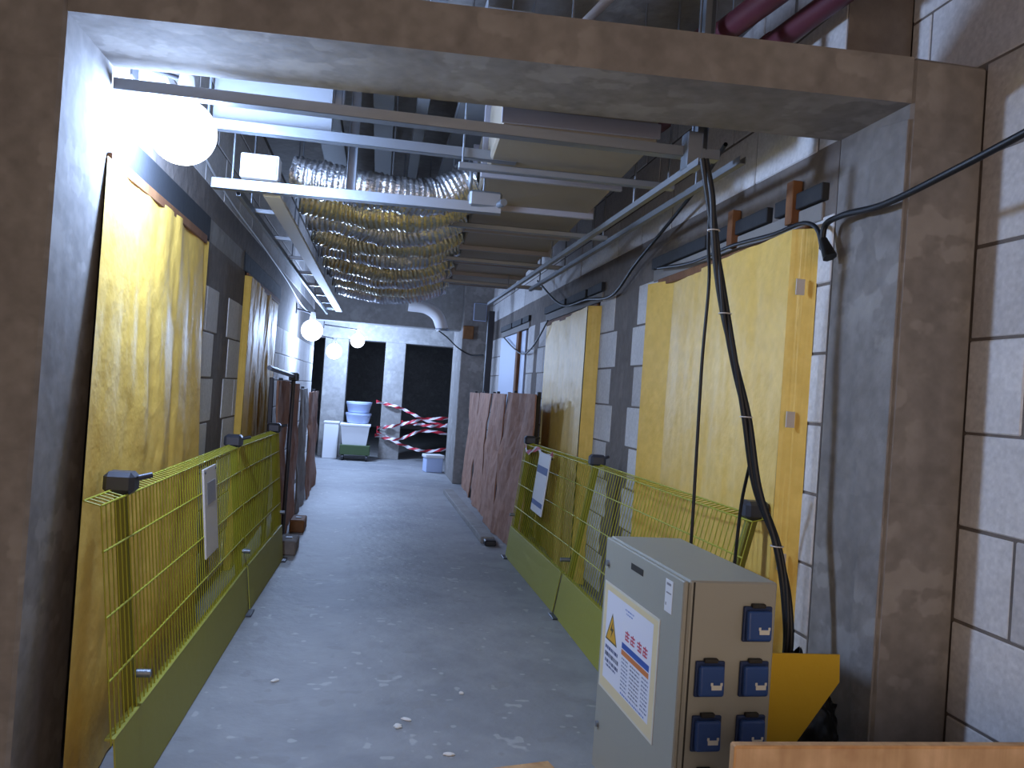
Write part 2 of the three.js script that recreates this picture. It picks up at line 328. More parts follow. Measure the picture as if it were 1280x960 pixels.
// ------------------------------------------------------------------ yellow sheet covers over the openings
// side: -1 right wall (sheet proud towards -x), +1 left wall. prof: [z, offset from wall face into the corridor]
function sheetGeo(X, side, prof, y0, y1, amp, sd, foot = 0, splay = 0) {
  const pts = prof.map(([z, o]) => new THREE.Vector2(z, o)), nu = 90, nv = 60, P = [], U = [], I = [];
  const seg = []; let L = 0; for (let i = 1; i < pts.length; i++) { const d = pts[i].distanceTo(pts[i - 1]); seg.push(d); L += d; }
  for (let i = 0; i <= nu; i++) {
    let s = (i / nu) * L, k = 0; while (k < seg.length - 1 && s > seg[k]) { s -= seg[k]; k++; }
    const t = Math.min(1, s / seg[k]), z = pts[k].x + (pts[k + 1].x - pts[k].x) * t, o = pts[k].y + (pts[k + 1].y - pts[k].y) * t;
    for (let j = 0; j <= nv; j++) {
      const v = j / nv, u = i / nu, fade = Math.sin(Math.PI * Math.min(1, Math.max(0, u))) * 0.8 + 0.1;
      const w = (fbm(u * 0.97, v * 0.23, 9, 3, sd) - 0.5) * amp * fade + (fbm(u * 0.9, v * 0.7, 5, 3, sd + 4) - 0.5) * amp * 0.8 * fade;
      P.push(X + side * (o + w + foot * (1 - v)), y0 + (y1 - y0) * v, z + splay * (1 - v) * u); U.push((i / nu) * L, (y1 - y0) * v);
    }
  }
  const id = (i, j) => i * (nv + 1) + j;
  for (let i = 0; i < nu; i++) for (let j = 0; j < nv; j++) I.push(id(i, j), id(i, j + 1), id(i + 1, j), id(i + 1, j), id(i, j + 1), id(i + 1, j + 1));
  const g = new THREE.BufferGeometry(); g.setAttribute('position', new THREE.Float32BufferAttribute(P, 3)); g.setAttribute('uv', new THREE.Float32BufferAttribute(U, 2)); g.setIndex(I); g.computeVertexNormals(); return g;
}
function cover(label, X, side, zf, zn, prof, y1, nearSide, farEdge, sd, amp = 0.035, foot = 0, splay = 0) {
  const t = thing('opening_cover', label, 'yellow sheet', [X, 0, (zf + zn) / 2]);
  const loc = (g) => g.translate(-X, 0, -(zf + zn) / 2);
  mesh('sheet', loc(sheetGeo(X, side, prof, 0.01, y1, amp, sd, foot, splay)), M.sheet, t);
  const s = side; // +1 left wall: corridor is +x
  const bx = (o0, o1, y0, y2, z0, z1, c) => (s > 0 ? cbox(X + o0, X + o1, y0, y2, z0, z1, c) : cbox(X - o1, X - o0, y0, y2, z0, z1, c));
  if (nearSide) {
    const [o, w] = nearSide; const sg = mesh('side_sheet', loc(sheetGeo(X, side, [[zn - 0.02, o], [zn + w, 0.002]], 0.01, y1, 0.008, sd + 9)), M.sheet, t);
  }
  if (farEdge) mesh('sheet_fold', loc(hexa(...(() => {
    const [z0, o0, z1, o1] = farEdge, d = 0.02, A = (o, z) => (y) => [X + s * o, y, z];
    const r = [A(o0, z0), A(o1, z1), A(o1 - d, z1 - d), A(o0 - d, z0 - d)]; const ring = s > 0 ? r.slice().reverse() : r;
    return [ring.map((f) => f(0.01)), ring.map((f) => f(y1))];
  })())), M.sheet, t);
  mesh('top_rail', loc(bx(0.0, 0.022, y1 - 0.02, y1 + 0.03, zf + 0.05, zn - 0.03, 0.004)), M.timber, t);
  return { t, loc, bx };
}
{
  const a = cover('large wrinkled yellow sheet behind the grey socket cabinet, nearest on the right', XR, -1, -5.45, -3.40, [[-5.16, 0.0], [-4.95, 0.01], [-4.3, 0.04], [-3.42, 0.09]], 2.41, [0.09, 0.06], [-5.46, 0.07, -5.14, 0.0], 101);
  for (const [y, z] of [[2.15, -3.365], [1.57, -3.375], [0.95, -3.37]]) mesh('tape_piece', a.loc(cbox(XR - 0.085, XR - 0.045, y - 0.035, y + 0.035, z, z + 0.006, 0.001).rotateZ(0)), M.tape, a.t);
  cover('narrow-looking yellow sheet, second covered opening on the right, beyond the block pier', XR, -1, -9.2, -6.95, [[-9.18, 0.01], [-8.2, 0.03], [-7.0, 0.10]], 2.40, [0.10, 0.07], null, 131);
  cover('tall yellow sheet directly under the nearest bright lamp on the left', XL, 1, -5.4, -3.46, [[-5.30, 0.01], [-4.6, 0.012], [-3.43, 0.025]], 2.41, null, [-5.42, 0.02, -5.30, 0.0], 151, 0.05, 0.12, 0.36);
  cover('farther yellow sheet on the left, beyond the grey masonry pier', XL, 1, -9.3, -7.0, [[-9.28, 0.0], [-8.2, 0.02], [-7.04, 0.05]], 2.40, [0.05, 0.04], null, 171, 0.05);
  const p = thing('opening_cover', 'pale bluish panel with brown timber edge in the farthest opening on the right', 'panel', [XR, 0, -11.5]);
  mesh('panel', cbox(-0.03, 0.03, 0.01, 2.42, -1.05, 0.55, 0.004), M.palePanel, p);
  mesh('edge_board', cbox(-0.06, 0.04, 0.01, 2.42, 0.56, 0.72, 0.004), M.timber, p);
  mesh('panel', cbox(-0.02, 0.04, 0.01, 2.42, 0.73, 1.05, 0.004), M.palePanel, p);
}

// ------------------------------------------------------------------ mesh safety barriers
function barrier(label, side, B, T, posts, group) {   // B and T: [z,x] of the bottom and top ends
  const H = 1.13, toeH = 0.3;
  const base = [(B[0][1] + B[1][1]) / 2, 0, (B[0][0] + B[1][0]) / 2];
  const t = thing('safety_barrier', label, 'barrier', base, 0, group);
  const Pt = (s, h) => { const k = h / H, bx = B[0][1] + (B[1][1] - B[0][1]) * s, tx = T[0][1] + (T[1][1] - T[0][1]) * s, bz = B[0][0] + (B[1][0] - B[0][0]) * s, tz = T[0][0] + (T[1][0] - T[0][0]) * s; return [bx + (tx - bx) * k - base[0], h, bz + (tz - bz) * k - base[2]]; };
  const off = (p, d) => [p[0] + d, p[1], p[2]];
  const back = side * -0.055;   // top of the mesh is bent back towards the wall
  const L = Math.abs(B[1][0] - B[0][0]), n = Math.round(L / 0.05), w = [];
  for (let i = 0; i <= n; i++) { const s = i / n; w.push(rod(Pt(s, toeH - 0.02), Pt(s, H - 0.02), 0.0028, 4)); w.push(rod(Pt(s, H - 0.02), off(Pt(s, H - 0.005), back), 0.0028, 4)); }
  const mw = mesh('mesh_wires', w, M.barrier, t); mw.userData.kind = 'stuff';
  for (const h of [0.5, 0.72, 0.95, H - 0.02]) mesh('wire', rod(Pt(0, h), Pt(1, h), 0.0045, 6), M.barrier, t);
  mesh('wire', rod(off(Pt(0, H - 0.005), back), off(Pt(1, H - 0.005), back), 0.0045, 6), M.barrier, t);
  // toe board: folded sheet
  const q = (s, h, d) => off(Pt(s, h), d * side);
  const a = [q(0, 0.005, 0.012), q(1, 0.005, 0.012), q(1, 0.005, 0.006), q(0, 0.005, 0.006)], b = [q(0, toeH, 0.012), q(1, toeH, 0.012), q(1, toeH, 0.006), q(0, toeH, 0.006)];
  mesh('toe_board', side > 0 ? hexa(a, b) : hexa(a.reverse(), b.reverse()), M.toe, t);
  mesh('toe_lip', bar(q(0, toeH, -0.005), q(1, toeH, -0.005), 0.035, 0.008), M.toe, t);
  for (const [s, kind] of posts) {
    const p0 = off(Pt(s, 0.0), back * 0.6), p1 = off(Pt(s, H + 0.02), back * 0.6);
    const post = mesh('post', bar(p0, p1, 0.045, 0.045), M.post, t);
    mesh('base_plate', cbox(p0[0] - 0.08, p0[0] + 0.08, 0, 0.012, p0[2] - 0.08, p0[2] + 0.08, 0.003), M.clamp, t);
    const c = [p1[0], p1[1] + 0.01, p1[2]];
    const k = mesh('clamp', [cbox(c[0] - 0.055, c[0] + 0.06, c[1] - 0.05, c[1] + 0.035, c[2] - 0.05, c[2] + 0.05, 0.018), rod([c[0] + 0.02, c[1], c[2]], [c[0] + 0.1, c[1] + 0.02, c[2] - 0.05], 0.012, 8)], M.clamp, t);
    mesh('bolt', [rod([p0[0] - 0.035, 0.42, p0[2]], [p0[0] + 0.035, 0.42, p0[2]], 0.016, 6)], M.zinc, t);
  }
  return { t, Pt };
}
const bL1 = barrier('yellow mesh barrier nearest on the left, with a dark clamp on its front post', 1, [[-3.06, -0.79], [-5.80, -0.76]], [[-3.06, -0.915], [-5.80, -0.885]], [[0.12], [0.985]]);
barrier('short yellow mesh barrier on the left, before the brown boards', 1, [[-5.84, -0.755], [-7.5, -0.72]], [[-5.84, -0.885], [-7.5, -0.825]], [[0.98]]);
barrier('yellow mesh barrier passing behind the grey socket cabinet on the right', -1, [[-3.42, 1.41], [-5.94, 1.40]], [[-3.42, 1.67], [-5.94, 1.58]], [[0.03], [0.975]]);
barrier('yellow mesh barrier on the right, next to the brown boards', -1, [[-5.99, 1.40], [-8.0, 1.36]], [[-5.99, 1.58], [-8.0, 1.47]], [[0.98]]);
{ // notices tied on the barriers
  const a = thing('notice_board', 'pale weathered notice tied to the left mesh barrier', 'sign', [-0.835, 0.6, -4.78]);
  a.rotation.z = 0.10;
  mesh('plate', cbox(-0.006, 0.006, 0, 0.48, -0.17, 0.17, 0.003), M.tape, a);
  mesh('print', cbox(0.006, 0.0075, 0.28, 0.40, -0.12, 0.1, 0.0005), M.ductBand, a);
  for (const z of [-0.14, 0.14]) mesh('tie', rod([-0.03, 0.46, z], [0.01, 0.46, z], 0.008, 6), M.clamp, a);
  const b = thing('notice_board', 'white and blue notice tied to the right mesh barrier', 'sign', [1.375, 0.62, -6.75]);
  b.rotation.z = -0.10;
  mesh('plate', cbox(-0.012, 0.0, 0, 0.5, -0.22, 0.22, 0.003), M.white, b);
  mesh('print_band', cbox(-0.0135, -0.012, 0.33, 0.39, -0.21, 0.21, 0.0005), M.socketBlue, b);
  mesh('print_band', cbox(-0.0135, -0.012, 0.06, 0.10, -0.21, 0.21, 0.0005), M.socketBlue, b);
  for (const z of [-0.14, 0.14]) mesh('tie', rod([-0.01, 0.47, z], [0.03, 0.47, z], 0.008, 6), M.clamp, b);
}
// red and white barrier tape: a ribbon cut into colour bands along its length
const tapeMap = tex(64, (x, y) => (((x + y * 0.5) % 1) < 0.5 ? [186, 42, 58] : [226, 220, 224]), 1);
const stripe = std({ map: tapeMap, roughness: 0.5 });
function ribbon(pts, w, twist) {
  const c = new THREE.CatmullRomCurve3(pts.map(V)), n = 60, P = [], U = [], I = [], L = c.getLength();
  for (let i = 0; i <= n; i++) { const p = c.getPoint(i / n), a = twist * Math.sin(i * 0.37) * 0.9, dy = Math.cos(a) * w / 2, dz = Math.sin(a) * w / 2; P.push(p.x, p.y + dy, p.z + dz, p.x, p.y - dy, p.z - dz); U.push(i / n * L / 0.3, 0, i / n * L / 0.3, 1); }
  for (let i = 0; i < n; i++) { const k = 2 * i; I.push(k, k + 1, k + 2, k + 2, k + 1, k + 3); }
  const g = new THREE.BufferGeometry(); g.setAttribute('position', new THREE.Float32BufferAttribute(P, 3)); g.setAttribute('uv', new THREE.Float32BufferAttribute(U, 2)); g.setIndex(I); g.computeVertexNormals(); return g;
}
{
  const T = [
    [[0.0, 1.22, -17.86], [0.5, 1.12, -17.8], [1.0, 0.92, -17.7], [1.74, 0.72, -17.86], 'uppermost of the red and white tapes sagging across the far opening'],
    [[0.05, 0.66, -17.86], [0.45, 0.74, -17.8], [1.0, 0.9, -17.74], [1.74, 0.98, -17.86], 'red and white tape rising to the right across the far opening'],
    [[0.02, 0.50, -17.86], [0.5, 0.45, -17.8], [1.0, 0.66, -17.7], [1.74, 0.60, -17.86], 'wavy red and white tape in the middle of the far opening'],
    [[0.05, 0.58, -17.84], [0.6, 0.34, -17.8], [1.1, 0.24, -17.7], [1.74, 0.34, -17.84], 'lowest red and white tape drooping across the far opening'],
    [[0.56, 0.82, -17.88], [0.9, 0.8, -17.75], [1.3, 0.78, -17.72], [1.74, 0.86, -17.88], 'short tangled red and white tape between the middle and right pillars']];
  for (const [a, b, c, d, l] of T) tag(mesh('barrier_tape', ribbon([a, b, c, d], 0.075, 1), stripe), l, 'tape');
  tag(mesh('barrier_tape', ribbon([[1.455, 1.10, -7.9], [1.43, 1.06, -7.6], [1.46, 1.12, -7.3], [1.45, 1.07, -7.0], [1.47, 1.12, -6.7]], 0.05, 1), stripe), 'scrap of red and white tape caught on the right mesh barrier', 'tape');
}

// ------------------------------------------------------------------ brown boards past the barriers
function hoard(label, z0, z1, x0, x1, h, lean, mat, cat, turn = 0) {
  const t = thing('hoarding_board', label, 'board', [(x0 + x1) / 2, 0, (z0 + z1) / 2], Math.atan2(x1 - x0, z1 - z0)), L = Math.hypot(z1 - z0, x1 - x0) / 2;
  const nu = 14, nv = 16, g = new THREE.BoxGeometry(0.016, h, 2 * L, 1, nv, nu), p = g.attributes.position, sd = Math.floor(rnd() * 90);
  for (let i = 0; i < p.count; i++) { const y = p.getY(i) / h + 0.5, z = p.getZ(i) / (2 * L) + 0.5; p.setX(i, p.getX(i) + (y - 0.5) * lean + (fbm(y * 0.9, z * 0.9, 4, 3, sd) - 0.5) * 0.09); p.setY(i, p.getY(i) + h / 2 + 0.005); }
  mesh('panel', uvBox(g), mat, t);
  for (const s of [-0.8, 0.8]) { mesh('post', bar([-Math.sign(lean) * -0.06, 0, s * L], [-Math.sign(lean) * -0.06 + lean * 0.5, h + 0.03, s * L], 0.04, 0.04), M.steelDark, t); }
  return t;
}
hoard('nearest brown board on the right, beside the end of the yellow barrier', -9.35, -8.15, 1.44, 1.545, 1.60, 0.07, M.board);
hoard('second brown board on the right, creased in the middle', -10.75, -9.42, 1.46, 1.43, 1.58, 0.07, M.board);
hoard('third brown board on the right, warped at its foot', -12.2, -10.82, 1.49, 1.46, 1.57, 0.05, M.board);
hoard('farthest board on the right, against the end column', -13.6, -12.27, 1.52, 1.50, 1.56, 0.05, M.board);
hoard('nearest grey-brown board on the left, after the yellow barrier', -8.7, -7.62, -0.87, -0.85, 1.56, -0.06, M.board);
hoard('second board on the left, brown between two grey ones', -9.9, -8.76, -0.88, -0.86, 1.53, -0.06, M.board);
hoard('third board on the left, pale grey and flat', -11.2, -9.96, -0.87, -0.86, 1.47, -0.05, M.boardPale);
hoard('farthest grey-brown board on the left, before the bright landing', -13.0, -11.26, -0.86, -0.86, 1.42, -0.05, M.board);
{ // rail sticking out over the left boards
  const t = thing('scaffold_tube', 'thin dark tube lying slantwise on top of the left boards', 'tube', [0, 0, 0]);
  mesh('tube', rod([-0.84, 1.665, -6.7], [-0.80, 1.605, -8.6], 0.02, 12), M.clamp, t);
  mesh('clamp', cbox(-0.85, -0.76, 1.57, 1.65, -8.35, -8.25, 0.01), M.steelDark, t);
  mesh('upright', rod([-0.805, 0.0, -8.3], [-0.805, 1.6, -8.3], 0.02, 10), M.clamp, t);
}
{ // kerbs and feet on the floor
  const k = thing('timber_kerb', 'pale plank lying along the foot of the right-hand boards', 'plank', [1.22, 0, -10.6], 0.02);
  mesh('plank', cbox(-0.075, 0.075, 0.0, 0.07, -2.05, 1.95, 0.006), M.boardPale, k);
  mesh('end_block', cbox(-0.05, 0.07, 0.0, 0.06, 1.98, 2.1, 0.01), M.steelDark, k);
  for (const [x, z, s, l] of [[-0.70, -7.85, 0.16, 'pale concrete block at the foot of the nearest left board'], [-0.72, -9.0, 0.15, 'brown block at the foot of the second left board']]) {
    const b = thing('foot_block', l, 'block', [x, 0, z]); mesh('body', cbox(-s / 2, s / 2, 0, 0.13, -0.18, 0.18, 0.012), s > 0.155 ? M.mortar : M.timber, b);
    mesh('socket_hole', cbox(-0.03, 0.03, 0.13, 0.136, -0.03, 0.03, 0.002), M.steelDark, b);
  }
}

// ------------------------------------------------------------------ work lamps
function lamp(label, p, wallX, k, r = 0.14) {
  const t = thing('work_lamp', label, 'lamp', p, 0, 'round work lamps strung along the left side');
  const g = mesh('globe', new THREE.SphereGeometry(r, 32, 20), M.lampGlow, t); g.castShadow = false;
  mesh('holder', rod([0, r * 0.93, 0], [0, r + 0.10, 0], 0.045, 16, 0.03), M.white, t);
  mesh('bracket', [rod([0, r + 0.08, 0], [wallX - p[0], r + 0.13, 0], 0.012, 8), cbox(wallX - p[0] - 0.004, wallX - p[0] + 0.012, r + 0.06, r + 0.2, -0.05, 0.05, 0.003)], M.steelDark, t);
  const l = new THREE.PointLight(COOL, LAMP_CD * k, 0, 2); l.castShadow = true; l.shadow.radius = 6; l.shadow.mapSize.set(1024, 1024); t.add(l);
  return t;
}
lamp('nearest and largest glaring lamp, beside the left column', [-0.90, 2.62, -3.74], XL, 1);
lamp('second lamp along the left wall, above the left boards', [-0.90, 2.24, -11.2], XL, 0.65);
lamp('third lamp, lowest of the far cluster at the corridor end', [-0.80, 2.12, -15.05], XL, 0.6);
lamp('fourth lamp, hanging right of the others over the bright landing', [-0.45, 2.42, -16.7], XL, 1.8);
{ // lamp feed cable
  tag(mesh('lamp_cable', tube([[-1.04, 2.99, -3.5], [-1.06, 2.96, -3.85], [-1.08, 2.80, -5.5], [-1.08, 2.74, -7.6], [-1.08, 2.68, -9.6], [-1.07, 2.58, -11.2], [-1.08, 2.58, -13.2], [-1.06, 2.50, -14.5]], 0.008, 120, 6), M.white), 'thin pale cable strung from lamp to lamp along the left wall', 'cable');
}

// ------------------------------------------------------------------ ceiling services
function hangers(t, pts, y1 = TOP) { for (const p of pts) mesh('hanger', rod(p, [p[0], y1, p[2]], 0.006, 6), M.zinc, t); }
{
  const a = thing('ceiling_channel', 'galvanised channel spanning the corridor just behind the concrete beam', 'channel', [0, 0, 0]);
  mesh('channel', channel([-1.1, 2.70, -3.47], [1.42, 2.715, -3.50], 0.06, 0.045), M.zinc, a);
  hangers(a, [[-0.26, 2.7, -3.47], [-0.22, 2.7, -3.47], [1.30, 2.7, -3.5], [1.36, 2.7, -3.5]]);
  for (const x of [-0.24, 1.33]) mesh('upright', channel([x, 2.73, -3.48], [x, 3.69, -3.48], 0.05, 0.05), M.zinc, a);
  const a2 = thing('ceiling_channel', 'second galvanised channel, higher up between the first channel and the foil ducts', 'channel', [0, 0, 0]);
  mesh('channel', channel([-1.1, 2.80, -4.2], [0.62, 2.80, -4.2], 0.05, 0.05), M.zinc, a2);
  hangers(a2, [[-0.9, 2.8, -4.2], [0.55, 2.8, -4.2]]);
  const b = thing('ceiling_channel', 'galvanised channel in front of the foil ducts, bracketed at its right end', 'channel', [0, 0, 0]);
  mesh('channel', channel([-0.95, 2.615, -4.66], [0.60, 2.60, -4.50], 0.06, 0.055), M.zinc, b);
  mesh('end_bracket', [cbox(0.42, 0.60, 2.60, 2.69, -4.60, -4.47, 0.012), rod([0.58, 2.62, -4.5], [0.60, 2.62, -4.40], 0.02, 8)], M.zinc, b);
  mesh('upright', channel([-0.22, 2.62, -4.6], [-0.22, 3.69, -4.6], 0.05, 0.05), M.zinc, b);
  hangers(b, [[-0.85, 2.62, -4.65], [0.5, 2.62, -4.52]]);
  // boxes up at the left
  const c = thing('junction_box', 'pale box fixed on the left end of the foil-duct channel', 'box', [-0.70, 2.645, -4.62]);
  mesh('body', new RoundedBoxGeometry(0.20, 0.13, 0.12, 3, 0.01).translate(0, 0.065, 0), M.white, c); mesh('lid', cbox(-0.09, 0.09, 0.01, 0.12, 0.058, 0.066, 0.003), M.paleBlue, c);
  const d = thing('metal_panel', 'flat bluish sheet-metal panel hung up left of the dark ceiling gaps', 'panel', [-0.62, 2.83, -4.3]);
  mesh('plate', cbox(-0.28, 0.30, 0.0, 0.30, -0.01, 0.01, 0.003), M.zincDull, d); mesh('flange', cbox(-0.30, 0.32, -0.02, 0.0, -0.03, 0.02, 0.003), M.zinc, d);
  hangers(d, [[-0.2, 0.3, 0], [0.25, 0.3, 0]], TOP - 2.83);
}
{ // suspended ladder frame along the left
  const t = thing('ceiling_frame', 'long suspended metal frame with cross bars along the left wall', 'frame', [0, 0, 0]);
  mesh('rail', channel([-0.83, 2.60, -4.75], [-0.80, 2.58, -12.4], 0.025, 0.04), M.zinc, t);
  mesh('strip', cbox(-0.075, 0.02, -0.012, 0.012, -7.4, 0, 0.003).rotateY(-0.004).translate(-0.62, 2.60, -4.73), M.white, t);
  for (let z = -5.3; z > -12.2; z -= 0.95) mesh('cross_bar', bar([-0.83, 2.61, z], [-0.64, 2.61, z], 0.04, 0.03), M.zinc, t);
  hangers(t, [[-0.83, 2.6, -5.2], [-0.83, 2.6, -7.6], [-0.82, 2.6, -10.2], [-0.65, 2.6, -6.2], [-0.65, 2.6, -9.2]]);
}
{ // big rectangular duct on the right of the ceiling, in flanged lengths
  const t = thing('air_duct', 'large rectangular beige duct with flanged joints overhead', 'duct', [0.82, 2.78, -3.64], 0.0);
  t.rotation.y = -0.045;
  const n = 7, l = 0.78;
  for (let i = 0; i < n; i++) {
    const w = i === 0 ? 0.36 : 0.375 - i * 0.006, z1 = -i * l, z0 = z1 - l + 0.03;
    mesh('duct_length', cbox(-w, w, 0.0, 0.34, z0, z1, 0.012), M.duct, t);
    mesh('flange', cbox(-w - 0.03, w + 0.03, -0.035, 0.37, z0 - 0.03, z0, 0.004), M.ductBand, t);
  }
  mesh('drip_strip', cbox(-0.36, 0.37, 0.02, 0.09, 0.0, 0.012, 0.003), M.ductBand, t);
  for (let i = 0; i < 4; i++) { const z = -0.5 - i * 1.5; mesh('support_bar', bar([-0.52, -0.055, z], [0.6, -0.055, z], 0.045, 0.035), M.zinc, t); hangers(t, [[-0.5, -0.05, z], [0.57, -0.05, z]], TOP - 2.78); }
}
{ // foil flexible ducts crossing from the big duct to the left
  const zs = [-4.92, -5.42, -5.98, -6.58, -7.22, -7.9, -8.6, -9.4, -10.2];
  const where = ['nearest', 'second', 'third', 'fourth', 'fifth', 'sixth', 'seventh', 'last but one', 'farthest'];
  zs.forEach((z, i) => {
    const t = thing('foil_duct', `${where[i]} of the crinkled foil ducts crossing the ceiling in rows`, 'duct', [0, 0, z]);
    const xe = 0.41 + (-z - 3.64) * 0.045, c = new THREE.CatmullRomCurve3([[-0.56, 2.76, 0.02], [-0.30, 2.72 + R(-0.02, 0.02), R(-0.06, 0.06)], [0.0, 2.70 + R(-0.02, 0.02), R(-0.08, 0.08)], [xe * 0.55, 2.73, R(-0.06, 0.06)], [xe, 2.86, 0]].map(V));
    const nu = 110, nv = 20, g = new THREE.TubeGeometry(c, nu, 0.105, nv, false), p = g.attributes.position;
    for (let a = 0; a <= nu; a++) { const q = c.getPointAt(a / nu); for (let b = 0; b <= nv; b++) { const k = a * (nv + 1) + b, s = 1 + 0.055 * Math.sin(a * 1.9) + (vn(a / nu, (b % nv) / nv, 24, 200 + i) - 0.5) * 0.22; p.setXYZ(k, q.x + (p.getX(k) - q.x) * s, q.y + (p.getY(k) - q.y) * s, q.z + (p.getZ(k) - q.z) * s); } }
    g.computeVertexNormals();
    mesh('sleeve', g, i % 2 ? M.foil : M.foilSilver, t);
    for (const [x, y] of [[-0.545, 2.757], [xe - 0.016, 2.85]]) mesh('collar', new THREE.TorusGeometry(0.105, 0.014, 8, 24).rotateY(Math.PI / 2).translate(x, y, 0), M.zinc, t);
    mesh('strap', [rod([0.0, 2.8, 0.0], [0.0, TOP, 0.0], 0.005, 6)], M.zinc, t);
  });
  const e = thing('duct_elbow', 'pale curved duct elbow far down the ceiling on the right', 'duct', [0.6, 0, -11.6]);
  mesh('elbow', tube([[-0.25, 2.72, 0], [0.0, 2.70, 0], [0.16, 2.60, 0], [0.24, 2.42, 0]], 0.085, 30, 14), M.white, e);
  mesh('collar', new THREE.TorusGeometry(0.088, 0.012, 8, 20).rotateX(Math.PI / 2).translate(0.24, 2.42, 0), M.zinc, e);
  hangers(e, [[0, 2.78, 0]]);
}
{ // trays and pipes high above
  const xs = [[-0.42, 0.16, 'first'], [-0.08, 0.12, 'second'], [0.14, 0.07, 'third'], [0.44, 0.20, 'fourth']];
  for (const [x, w, n] of xs) {
    const t = thing('cable_tray', `${n} of the galvanised trays from the left, high above the foil ducts`, 'tray', [x, 3.22, -3.6]);
    mesh('tray', channel([0, 0, 0.2], [0.02, 0, -9], w, 0.06), M.zincDull, t);
    hangers(t, [[-w / 2, 0, -1], [w / 2, 0, -1], [-w / 2, 0, -4], [w / 2, 0, -4]], TOP - 3.22);
  }
  const p1 = thing('sprinkler_pipe', 'thick red pipe running over the concrete beam', 'pipe', [1.41, 3.3, -3.5], 0);
  mesh('pipe', rod([0.28, 0, 1.9], [-0.5, 0, -4], 0.055, 16), M.redPipe, p1);
  mesh('coupling', rod([-0.01, 0, -0.1], [-0.03, 0, -0.25], 0.068, 16), M.redPipe, p1); hangers(p1, [[0.0, 0, 0.1], [-0.27, 0, -2]], TOP - 3.3);
  const p2 = thing('sprinkler_pipe', 'second red pipe over the beam, nearer the right wall', 'pipe', [1.70, 3.3, -3.5], 0);
  mesh('pipe', rod([0.16, 0, 1.9], [-0.34, 0, -4], 0.05, 16), M.redPipe, p2);
  mesh('coupling', rod([0.0, 0, -0.1], [-0.012, 0, -0.25], 0.062, 16), M.redPipe, p2); hangers(p2, [[0.0, 0, 0.1], [-0.17, 0, -2]], TOP - 3.3);
  const p3 = thing('conduit', 'thin pale conduit seen above the middle of the beam', 'pipe', [0.66, 3.05, -3.2], 0);
  mesh('pipe', rod([0.1, -0.02, 0.6], [-0.1, 0.1, -1.2], 0.018, 10), M.white, p3); hangers(p3, [[0, 0.02, 0]], TOP - 3.05);
}
{ // longitudinal channels along the right wall
  const t = thing('wall_rail', 'galvanised rail running along under the ceiling left of the right wall', 'rail', [0, 0, 0]);
  mesh('channel', channel([1.27, 2.625, -3.3], [1.20, 2.61, -9.5], 0.028, 0.032), M.zincDull, t);
  mesh('end_bracket', cbox(1.25, 1.32, 2.63, 2.79, -3.5, -3.42, 0.004), M.zinc, t);
  hangers(t, [[1.26, 2.62, -4.2], [1.24, 2.62, -6.2], [1.22, 2.62, -8.2]]);
  const u = thing('wall_rail', 'second galvanised rail, closer to the right block wall', 'rail', [0, 0, 0]);
  mesh('channel', channel([1.52, 2.70, -3.45], [1.50, 2.69, -8.5], 0.03, 0.035), M.zincDull, u);
  hangers(u, [[1.52, 2.7, -4.0], [1.51, 2.7, -6], [1.5, 2.7, -8]]);
}
{ // little boxes on the end column
  const a = thing('wall_box', 'brown box high on the dark end column', 'box', [1.44, 2.46, -13.99]); mesh('body', cbox(-0.08, 0.10, 0, 0.22, 0, 0.09, 0.006), M.timber, a); mesh('lid', cbox(-0.07, 0.09, 0.01, 0.21, 0.09, 0.098, 0.003), M.timber, a);
  const b = thing('wall_box', 'bluish panel above the brown box on the end column', 'box', [1.62, 2.78, -13.99]); mesh('body', cbox(-0.1, 0.12, 0, 0.3, 0, 0.06, 0.006), M.paleBlue, b); mesh('lid', cbox(-0.09, 0.11, 0.01, 0.29, 0.06, 0.066, 0.003), M.zincDull, b);
  const c = thing('steel_upright', 'dark steel upright in front of the right wall near the far end', 'post', [1.74, 0, -13.3]); mesh('shaft', cbox(-0.05, 0.05, 0.01, 2.9, -0.05, 0.05, 0.008), M.steelDark, c); mesh('base_plate', cbox(-0.1, 0.1, 0, 0.012, -0.1, 0.1, 0.003), M.steelDark, c);
}

